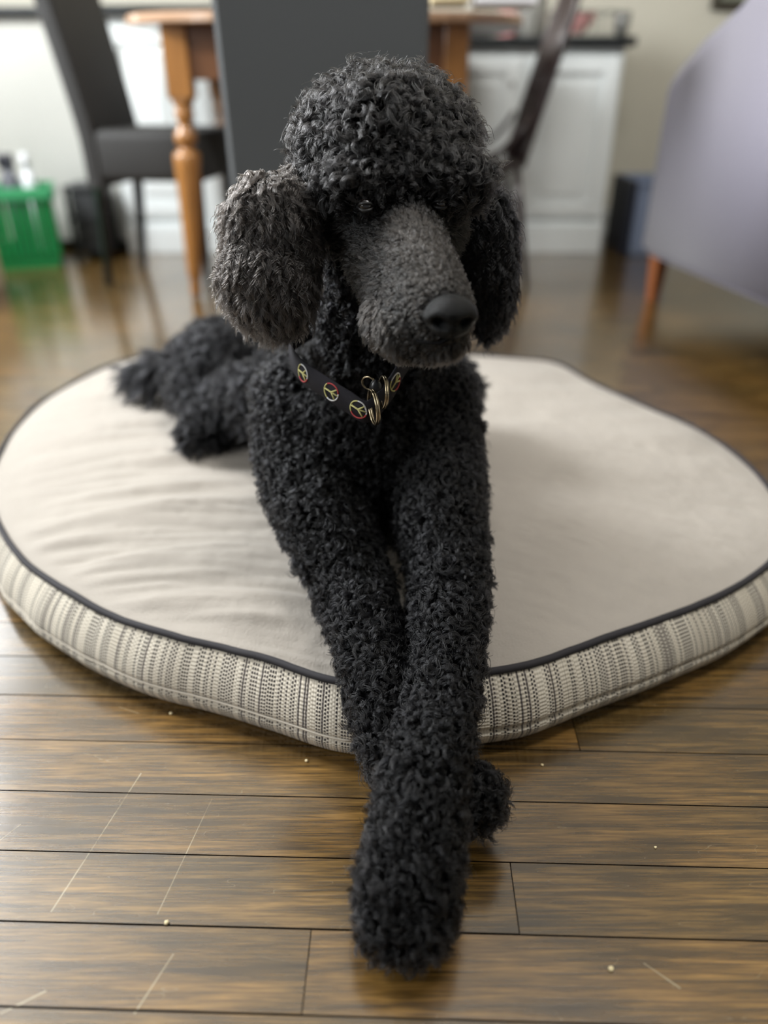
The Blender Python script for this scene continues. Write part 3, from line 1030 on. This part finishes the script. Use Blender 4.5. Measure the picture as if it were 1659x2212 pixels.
bm = bmesh.new()
for reg, kd, dt in prims:
    if kd == 'ell':
        c_, r_, rot = dt
        M = Matrix.Translation(c_) @ (Matrix.Rotation(rot[2], 4, 'Z') @ Matrix.Rotation(rot[1], 4, 'Y')) @ Matrix.Diagonal((*r_, 1))
        bmesh.ops.create_uvsphere(bm, u_segments=28, v_segments=18, radius=1, matrix=M)
    else:
        for (p, r), (q, s) in zip(dt[:-1], dt[1:]):
            k = max(2, int(np.linalg.norm(q - p) / (.35 * min(r, s))))
            for i in range(k + 1):
                f = i / k
                bmesh.ops.create_icosphere(bm, subdivisions=2, radius=float(r * (1 - f) + s * f), matrix=Matrix.Translation(p * (1 - f) + q * f))
me = bpy.data.meshes.new('tmp')
bm.to_mesh(me)
bm.free()
tmp = bpy.data.objects.new('tmp', me)
C.objects.link(tmp)
md = tmp.modifiers.new('r', 'REMESH')
md.mode = 'VOXEL'
md.voxel_size = .0045
ms = tmp.modifiers.new('s', 'SMOOTH')
ms.factor = .5
ms.iterations = 9
dg = bpy.context.evaluated_depsgraph_get()
ev = tmp.evaluated_get(dg)
dog_me = bpy.data.meshes.new_from_object(ev)
bpy.data.objects.remove(tmp)
dog_me.name = 'dog'
co = np.empty(len(dog_me.vertices) * 3, np.float32)
dog_me.vertices.foreach_get('co', co)
co = co.reshape(-1, 3)
# the underside rests on cushion and floor instead of sinking in
rb_ = bed_r(co[:, 0], co[:, 1])
lo_ = np.where(rb_ < 1.0, bed_z(co[:, 0], co[:, 1], np.minimum(rb_, 1)) + .003, np.where(rb_ < 1.06, .0, .004))
co[:, 2] = np.maximum(co[:, 2], lo_)
dog_me.vertices.foreach_set('co', co.reshape(-1).astype(np.float32))
dog_me.update()
dog_me.materials.clear()
m_skin = mat('undercoat_black', srgb(16, 15, 16), .9, spec=.1, noise=.4, nscale=120)
dog = link_mesh('poodle', dog_me, m_skin)
tag(dog, 'black curly-coated poodle lying on the beige cushion with front paws crossed', 'dog')

# signed distance per primitive, to find which coat grows where
regs = ['chest', 'leg', 'paw', 'rump', 'tail', 'topknot', 'face', 'beard', 'ear']


def prim_dist(pts, kd, dt):
    if kd == 'ell':
        c_, r_, rot = dt
        R = np.array(Matrix.Rotation(rot[2], 3, 'Z') @ Matrix.Rotation(rot[1], 3, 'Y'))
        q = (pts - c_) @ R
        k = np.linalg.norm(q / r_, axis=1)
        return (k - 1) * r_.min()
    d = np.full(len(pts), 9.)
    for (p, r), (q, s) in zip(dt[:-1], dt[1:]):
        v = q - p
        h = np.clip(((pts - p) @ v) / (v @ v), 0, 1)
        d = np.minimum(d, np.linalg.norm(pts - p - h[:, None] * v, axis=1) - (r + (s - r) * h))
    return d


# surface sampling
dog_me.calc_loop_triangles()
tri = np.empty(len(dog_me.loop_triangles) * 3, np.int32)
dog_me.loop_triangles.foreach_get('vertices', tri)
tri = tri.reshape(-1, 3)
vn = np.empty(len(dog_me.vertices) * 3, np.float32)
dog_me.vertices.foreach_get('normal', vn)
vn = vn.reshape(-1, 3)
A, B, Cc = co[tri[:, 0]], co[tri[:, 1]], co[tri[:, 2]]
ar = .5 * np.linalg.norm(np.cross(B - A, Cc - A), axis=1)


def blue_sample(spacing, oversample=3.2):
    """roughly even points on the dog's skin, by grid thinning"""
    n = int(ar.sum() / spacing ** 2 * oversample)
    idx = rng.choice(len(ar), n, p=ar / ar.sum())
    u, v = rng.random(n), rng.random(n)
    m = u + v > 1
    u[m], v[m] = 1 - u[m], 1 - v[m]
    w = 1 - u - v
    p = w[:, None] * A[idx] + u[:, None] * B[idx] + v[:, None] * Cc[idx]
    nn_ = w[:, None] * vn[tri[idx, 0]] + u[:, None] * vn[tri[idx, 1]] + v[:, None] * vn[tri[idx, 2]]
    nn_ /= np.linalg.norm(nn_, axis=1, keepdims=True) + 1e-9
    key = np.floor((p + rng.random(3)) / (spacing * .82)).astype(np.int64)
    h = key[:, 0] * 73856093 ^ key[:, 1] * 19349663 ^ key[:, 2] * 83492791
    _, first = np.unique(h, return_index=True)
    return p[first], nn_[first]


def region_of(p):
    best = np.full(len(p), 9.)
    out = np.zeros(len(p), int)
    for reg, kd, dt in prims:
        d = prim_dist(p, kd, dt)
        m = d < best
        best[m] = d[m]
        out[m] = regs.index(reg)
    return out


NOSE = P(972, 682, .628)
EYE_L, EYE_R = P(790, 445, .706), P(951, 440, .717)
NECKPTS = []

#         length, curl radius, turns, lift, clump radius, strands, spacing, gravity comb
STYLE = {
    'chest':   dict(L=.018, rc=.0042, turns=1.5, lift=.85, cr=.0016, ns=20, sp=.0064, comb=(0, -.1, -.6), jit=1.0, tone=.30),
    'leg':     dict(L=.016, rc=.0040, turns=1.5, lift=.80, cr=.0015, ns=20, sp=.0062, comb=(0, -.5, -.3), jit=1.0, tone=.45),
    'paw':     dict(L=.015, rc=.0045, turns=1.4, lift=.75, cr=.0017, ns=20, sp=.0064, comb=(0, -.7, .1), jit=.9, tone=.45),
    'rump':    dict(L=.024, rc=.0040, turns=1.3, lift=.9, cr=.0034, ns=13, sp=.0082, comb=(-.3, -.2, -.6), jit=.9, tone=.45),
    'tail':    dict(L=.050, rc=.0030, turns=1.2, lift=.5, cr=.0050, ns=24, sp=.0080, comb=(-.8, -.2, -.6), jit=.5, tone=.55),
    'topknot': dict(L=.022, rc=.0046, turns=1.5, lift=.85, cr=.0017, ns=22, sp=.0064, comb=(0, -.2, -.35), jit=.8, tone=.55),
    'face':    dict(L=.0125, rc=.0010, turns=.8, lift=.34, cr=.0014, ns=11, sp=.0034, comb=(-.25, .9, .25), jit=.25, tone=.75),
    'beard':   dict(L=.012, rc=.0010, turns=.8, lift=.55, cr=.0024, ns=16, sp=.0040, comb=(-.1, -.1, -.9), jit=.4, tone=.68),
    'ear':     dict(L=.029, rc=.0025, turns=2.0, lift=.26, cr=.0019, ns=17, sp=.0046, comb=(0, -.05, -1), jit=.22, tone=.85),
}
NP = 13


def unit(a):
    return a / (np.linalg.norm(a, axis=-1, keepdims=True) + 1e-9)


def grow(region_names, name, mname, extra=None):
    allp, allr, alltone = [], [], []
    for rn in region_names:
        st = STYLE[rn]
        p, n = blue_sample(st['sp'])
        rg_ = region_of(p)
        keep = rg_ == regs.index(rn)
        # nothing grows on the nose pad or over the eyes
        keep &= np.linalg.norm((p - NOSE) * np.array([1, .8, 1.25]), axis=1) > .0225
        for e in ((EYE_L, .0105), (EYE_R, .006)):
            keep &= np.linalg.norm(p - e[0], axis=1) > e[1]
        # nothing grows where the coat presses into bed or floor
        keep &= ~((n[:, 2] < -.55) & (p[:, 2] < .2))
        if extra is not None:
            keep &= extra(p)
        p, n = p[keep], n[keep]
        k = len(p)
        if not k:
            continue
        comb = np.array(st['comb'], float)[None, :] + st['jit'] * rng.normal(0, .55, (k, 3))
        if rn == 'face':   # hair lies back from the nose
            away = unit(p - NOSE)
            comb = away * 1.0 + st['jit'] * rng.normal(0, .5, (k, 3)) + np.array([0, 0, -.25])
        if rn == 'topknot':
            # parted on the brow: locks fall away from the middle
            cxm = P(850, 350, .79)
            comb = comb + unit(p - cxm) * .3
        d = unit(comb - (comb * n).sum(1, keepdims=True) * n)
        lift = st['lift'] * rng.uniform(.7, 1.25, (k, 1))
        ax = unit(n * lift + d * 1.0 * (1.15 - .5 * st['lift']))
        e1 = unit(np.cross(ax, n) + 1e-4)
        e2 = np.cross(ax, e1)
        L = st['L'] * rng.uniform(.65, 1.25, k)
        if rn == 'face':   # short on the bridge, longer towards the cheeks and chin
            L *= np.clip(.55 + 6 * (np.linalg.norm(p - NOSE, axis=1) - .03), .55, 1.5)
        lump = np.array([mnoise.noise(Vector(q_) * 38) for q_ in p])   # uneven trim
        L *= 1 + (.15 if rn in ('face', 'beard') else .25 if rn == 'ear' else .6) * lump
        rc = st['rc'] * rng.uniform(.6, 1.35, k)
        tn = st['turns'] * rng.uniform(.6, 1.35, k) * rng.choice([-1, 1], k)
        ph = rng.uniform(0, 2 * PI, k)
        clt = st['tone'] + rng.normal(0, .2, k)
        if rn == 'face':   # greying bridge lightened as top-lit plane; shade painted round eyes and down the sides
            ba, bb = P(885, 500, .70), P(965, 640, .635)
            hb = np.clip(((p - ba) @ (bb - ba)) / ((bb - ba) @ (bb - ba)), 0, 1)
            clt += -.45 + .95 * np.exp(-(np.linalg.norm(p - ba - hb[:, None] * (bb - ba), axis=1) / .022) ** 2) * (1 - .5 * hb ** 2)
            for e in (EYE_L, EYE_R):  # shade of the overhanging topknot, put into the hair tone
                clt -= .8 * np.exp(-(np.linalg.norm(p - e, axis=1) / .028) ** 2)
        clt = np.clip(clt, 0, 1.3)
        ns = st['ns']
        # strands
        K = k * ns
        rep = lambda a: np.repeat(a, ns, axis=0)
        offr = st['cr'] * np.sqrt(rng.random(K))
        offa = rng.uniform(0, 2 * PI, K)
        t1 = unit(np.cross(n, d) + 1e-4)
        root_off = rep(t1) * (offr * 1.5 * np.cos(offa))[:, None] + rep(d) * (offr * 1.5 * np.sin(offa))[:, None]
        Ls = rep(L) * rng.uniform(.75, 1.12, K)
        rcs = rep(rc) * rng.uniform(.8, 1.2, K)
        phs = rep(ph) + rng.normal(0, .22, K)
        stray = rng.random(K) < .05
        rcs[stray] *= 1.5
        phs[stray] += rng.uniform(-1.5, 1.5, stray.sum())
        Ls[stray] *= 1.2
        s = np.linspace(0, 1, NP)
        th = 2 * PI * rep(tn)[:, None] * s[None, :] + phs[:, None]
        env = np.minimum(1, s * 3.0)[None, :] * (1 - .25 * s[None, :])
        r_ = rcs[:, None] * env
        # helix shifted so that it starts at the root
        pr_ = rep(p) + root_off
        axr, e1r, e2r = rep(ax), rep(e1), rep(e2)
        cosx = (np.cos(th) - np.cos(th[:, :1]) * (1 - s)[None, :])
        sinx = (np.sin(th) - np.sin(th[:, :1]) * (1 - s)[None, :])
        adv = Ls[:, None] * s[None, :] * (1 - .12 * s[None, :])
        shrink = 1 - .45 * s[None, :] ** 1.5
        clx = (offr * np.cos(offa))[:, None] * (shrink - 1.0)
        cly = (offr * np.sin(offa))[:, None] * (shrink - 1.0)
        pts = (pr_[:, None, :] + axr[:, None, :] * adv[..., None]
               + e1r[:, None, :] * (r_ * cosx)[..., None] + e2r[:, None, :] * (r_ * sinx)[..., None]
               + rep(t1)[:, None, :] * clx[..., None] + rep(d)[:, None, :] * cly[..., None])
        # droop
        pts[..., 2] -= (.16 * rep(L)[:, None] * s[None, :] ** 2)
        # hairs are pushed up out of the cushion and the floor
        x_, y_ = pts[..., 0], pts[..., 1]
        rb = bed_r(x_, y_)
        flo = np.where(rb < 1.0, bed_z(x_, y_, np.minimum(rb, 1)) + .001, .001)
        pts[..., 2] = np.maximum(pts[..., 2], np.where(rep(p)[:, None, 2] > flo - .01, flo, pts[..., 2]))
        allp.append(pts.reshape(-1, 3).astype(np.float32))
        rr_ = .00027 * rng.uniform(.7, 1.3, K)
        if rn in ('rump', 'tail'):
            rr_ = rr_ * 1.5
        allr.append((rr_[:, None] * (1 - .55 * s[None, :] ** 2)).reshape(-1).astype(np.float32))
        alltone.append((rep(clt) + rng.normal(0, .12, K)).astype(np.float32))
    pts = np.concatenate(allp)
    rad = np.concatenate(allr)
    tone = np.concatenate(alltone)
    hc = bpy.data.hair_curves.new(name)
    hc.add_curves([NP] * len(tone))
    hc.attributes['position'].data.foreach_set('vector', pts.reshape(-1))
    ra = hc.attributes.get('radius') or hc.attributes.new('radius', 'FLOAT', 'POINT')
    ra.data.foreach_set('value', rad)
    ta = hc.attributes.new('tone', 'FLOAT', 'CURVE')
    ta.data.foreach_set('value', tone)
    hc.materials.append(mname)
    o = bpy.data.objects.new(name, hc)
    C.objects.link(o)
    o.parent = dog
    print('HAIR', name, len(tone))
    return o


def hair_mat(name, dark, light, rough=.25, radial=.4, ior=1.42):
    m = bpy.data.materials.new(name)
    m.use_nodes = True
    nt = m.node_tree
    nt.nodes.remove(nt.nodes['Principled BSDF'])
    h = nt.nodes.new('ShaderNodeBsdfHairPrincipled')
    h.parametrization = 'COLOR'
    h.inputs['Roughness'].default_value = rough
    h.inputs['Radial Roughness'].default_value = radial
    h.inputs['Coat'].default_value = 0
    h.inputs['IOR'].default_value = ior
    at = nt.nodes.new('ShaderNodeAttribute')
    at.attribute_name = 'tone'
    c = ramp(nt, at.outputs['Fac'], [(0.0, dark), (1.0, light)])
    nt.links.new(c, h.inputs['Color'])
    nt.links.new(h.outputs[0], nt.nodes['Material Output'].inputs[0])
    return m


m_hair = hair_mat('black_coat', (.001, .001, .0012, 1), (.006, .006, .007, 1), ior=1.36)
m_hair_top = hair_mat('topknot_coat', (.001, .001, .0011, 1), (.013, .0124, .0126, 1), ior=1.40)
m_hair_face = hair_mat('greying_face_coat', (.001, .001, .001, 1), (.019, .0165, .0145, 1))
m_hair_ear = hair_mat('lit_brown_ear_coat', (.0013, .0012, .0012, 1), (.028, .024, .0215, 1))  # brown-grey ear hair, lightened in colour for the window-lit side

grow(['chest', 'leg', 'paw'], 'curly_coat', m_hair)
grow(['rump', 'tail'], 'hindquarter_coat', m_hair)
grow(['topknot'], 'topknot', m_hair_top)
grow(['face', 'beard'], 'face_hair', m_hair_face)
cxh = P(850, 450, .78)[0]
grow(['ear'], 'ear_hair', m_hair_ear, lambda p: p[:, 0] < cxh)['label'] = 'brownish hair of the nearer ear, coloured lighter as the lit side'
grow(['ear'], 'ear_hair', m_hair, lambda p: p[:, 0] >= cxh)['label'] = 'black hair of the far ear, coloured darker as the shaded side'

# nose leather
m_nose = mat('nose_leather', srgb(8, 9, 10), .40, spec=.22, noise=.2, nscale=200, bump=.6, bscale=1100)
bm = bmesh.new()
bmesh.ops.create_uvsphere(bm, u_segments=48, v_segments=32, radius=1)
for v in bm.verts:
    x, y, z = v.co      # local: -y faces forward, z up
    w = 1.0 - .22 * max(0, -z) - .10 * max(0, z)
    X_ = x * .0240 * w
    Z_ = z * (.0185 if z > 0 else .0195)
    Y_ = y * .017
    for s in (-1, 1):   # nostrils: comma-shaped hollows
        d2 = ((x - s * .45) / .26) ** 2 + ((z + .12 - .2 * (abs(x) - .45)) / .24) ** 2
        if y < 0:
            Y_ += .015 * math.exp(-d2 * 1.4)
        d3 = ((x - s * .85) / .25) ** 2 + ((z + .28) / .14) ** 2
        Y_ += .004 * math.exp(-d3)
    Y_ += .0022 * math.exp(-(x / .07) ** 2) * (1 if (y < 0 and z < .25) else 0)
    v.co = (X_, Y_, Z_)
fwd_n = Vector(P(1000, 742, .58) - P(930, 600, .66)).normalized()
zax = Vector((0.05, -.25, 1)).normalized()
yax = -(Vector((.12, -1, -.06)).normalized())
xax = yax.cross(zax).normalized()
zax = xax.cross(yax).normalized()
Mn = Matrix.Translation(Vector(P(973, 683, .632))) @ Matrix((xax, yax, zax)).transposed().to_4x4()
bmesh.ops.transform(bm, matrix=Mn, verts=bm.verts)
obj('nose', bm, m_nose, dog, True)
# eyes
m_eye = mat('eye_dark', srgb(20, 14, 12), .05, coat=1.0)
m_lid = mat('eyelid_black', srgb(14, 13, 14), .5)
for e in (EYE_L, EYE_R):
    bm = bmesh.new()
    bmesh.ops.create_uvsphere(bm, u_segments=24, v_segments=16, radius=.0072, matrix=Matrix.Translation(Vector(e)))
    ey = obj('eye', bm, m_eye, dog, True)
    for sgn in (1, -1):
        pts = []
        for k in range(9):
            a = PI * k / 8
            pts.append(e + np.array([math.cos(a) * .0072, -.0058 * math.sin(a) - .001, sgn * math.sin(a) * .0034]))
        tube('eyelid', pts, [.0006, .001, .0014, .0017, .0018, .0017, .0014, .001, .0006], m_lid, dog, 8)
# mouth line
tube('mouth_line', [P(985, 722, .640), P(950, 742, .646), P(905, 738, .655), P(860, 712, .672), P(825, 680, .69)], .0018, m_skin, dog, 6)
# claws
m_claw = mat('claw_dark', srgb(30, 28, 28), .3)
for (px, py, t_, dx, dy) in ((845, 2050, .628, -2, 26), (880, 2056, .626, 0, 26), (915, 2048, .63, 4, 22), (1052, 1722, .708, 26, 2), (1058, 1752, .706, 24, 2)):
    tube('claw', [P(px, py, t_), P(px + dx * .5, py + dy * .45, t_ - .002), P(px + dx, py + dy, t_ + .003)], [.0038, .003, .0008], m_claw, dog, 8)

# ------------------------------------------------------------------ collar
m_strap = mat('collar_webbing', srgb(38, 37, 42), .8, sheen=.0, spec=.2, noise=.1, nscale=700, bump=.4, bscale=1500)
col = thing('dog_collar', 'charcoal webbing collar with woven peace signs and brass rings round the dog neck', 'collar', P(790, 850, .83))
path = [P(625, 762, .850), P(648, 800, .812), (P(700, 836, .79)), P(750, 868, .78), P(795, 890, .776), P(838, 850, .782), P(868, 800, .79), P(900, 755, .82), P(930, 720, .87),
        P(930, 690, .95), P(860, 680, 1.0), P(760, 690, 1.0), P(680, 710, .96), P(635, 735, .905)]
path3 = closed_spline(np.array(path), 900)
NPA = len(path3)
tang = unit(np.roll(path3, -1, 0) - np.roll(path3, 1, 0))
ctr = path3.mean(0)
outw = path3 - ctr
nrm_plane = unit(np.cross(path3[0] - ctr, path3[NPA // 4] - ctr))
if nrm_plane[2] < 0:
    nrm_plane = -nrm_plane
hd = unit(nrm_plane[None, :] - (tang @ nrm_plane)[:, None] * tang)      # height direction
nd = unit(np.cross(tang, hd))
nd *= np.sign((nd * outw).sum(1, keepdims=True))
HW = .0125
V, Fc = [], []
for i in range(NPA):
    for (h, w) in ((-HW, 0), (HW, 0), (HW, -.0022), (-HW, -.0022)):
        V.append(path3[i] + hd[i] * h + nd[i] * w)
for i in range(NPA):
    j = (i + 1) % NPA
    for k in range(4):
        l = (k + 1) % 4
        Fc.append((i * 4 + k, i * 4 + l, j * 4 + l, j * 4 + k))
strap = pyd('strap', V, Fc, m_strap, col, True)
m_yel = mat('thread_yellow', srgb(190, 186, 124), .8)
m_wht = mat('thread_white', srgb(205, 205, 205), .7)
m_red = mat('thread_red', srgb(165, 60, 62), .8)
arc3 = np.concatenate([[0], np.cumsum(np.linalg.norm(np.diff(path3, axis=0), axis=1))])


def on_strap(s, h):
    s = s % arc3[-1]
    f = np.array([np.interp(s, arc3, path3[:, k]) for k in range(3)])
    hh = np.array([np.interp(s, arc3, hd[:, k]) for k in range(3)])
    n_ = np.array([np.interp(s, arc3, nd[:, k]) for k in range(3)])
    return f + hh * h + n_ * .0005


def near_s(px, py):
    best, bi = 1e9, 0
    for i in range(NPA):
        q = path3[i] - np.array([0, 0, H_CAM])
        t_ = q @ FWD
        if t_ > .86:
            continue
        x, y = 829.5 + F_PX * (q @ RGT) / t_, 1106 - F_PX * (q @ UPV) / t_
        d = (x - px) ** 2 + (y - py) ** 2
        if d < best:
            best, bi = d, i
    return arc3[bi]


for (px, py, flip) in ((660, 800, 1), (722, 836, -1), (782, 872, 1), (846, 822, 1)):
    s0 = near_s(px, py)
    em = None
    R_ = .0095
    for (a0, a1, mt) in ((-.3, PI * .62, m_wht), (PI * .62, PI * 1.25, m_yel), (PI * 1.25, 2 * PI - .3, m_red)):
        pts = [on_strap(s0 + R_ * math.cos(a), flip * R_ * math.sin(a)) for a in np.linspace(a0, a1, 14)]
        V1, F1 = tube_data(pts, .0009, 6)
        em = pyd('peace_sign_ring', V1, F1, mt, strap)
    V1, F1 = tube_data([on_strap(s0 - R_, 0), on_strap(s0, 0), on_strap(s0 + R_, 0)], .0010, 6)
    for dy in (-.68, .68):
        v2, f2 = tube_data([on_strap(s0, 0), on_strap(s0 + R_ * .68, dy * R_)], .0010, 6, v0=len(V1))
        V1 += v2
        F1 += f2
    pyd('peace_sign_bars', V1, F1, m_yel, strap)
m_brass = mat('antique_brass', srgb(172, 158, 132), .25, metal=1)


def ring(name, c, R_, axis, r=.0013, dbl=False):
    axis = unit(np.array(axis, float))
    a = unit(np.cross(axis, [0.1, .2, 1]))
    b_ = np.cross(axis, a)
    pts = [c + R_ * (math.cos(t_) * a + math.sin(t_) * b_) for t_ in np.linspace(0, 2 * PI, 36, endpoint=False)]
    V1, F1 = tube_data(pts, r, 8, True)
    if dbl:
        v2, f2 = tube_data([p_ + axis * r * 1.9 for p_ in pts], r, 8, True, v0=len(V1))
        V1 += v2
        F1 += f2
    return pyd(name, V1, F1, m_brass, col)


ring('split_ring', P(805, 880, .758), .0175, (1, .28, .05), .0012, True)
ring('split_ring', P(826, 848, .765), .0165, (1, .22, -.1), .0011, True)
ring('d_ring', P(797, 828, .775), .0075, (.4, 1, .2), .0011)
bm = bmesh.new()
bmesh.ops.create_uvsphere(bm, u_segments=16, v_segments=12, radius=.009, matrix=Matrix.Translation(Vector(P(812, 842, .775))) @ Matrix.Diagonal((.8, .6, 1.3, 1)))
obj('buckle_loop', bm, m_legd, col, True)

tag_m = None
print('TRIS', sum(len(o.data.polygons) for o in scene.objects if o.type == 'MESH'))
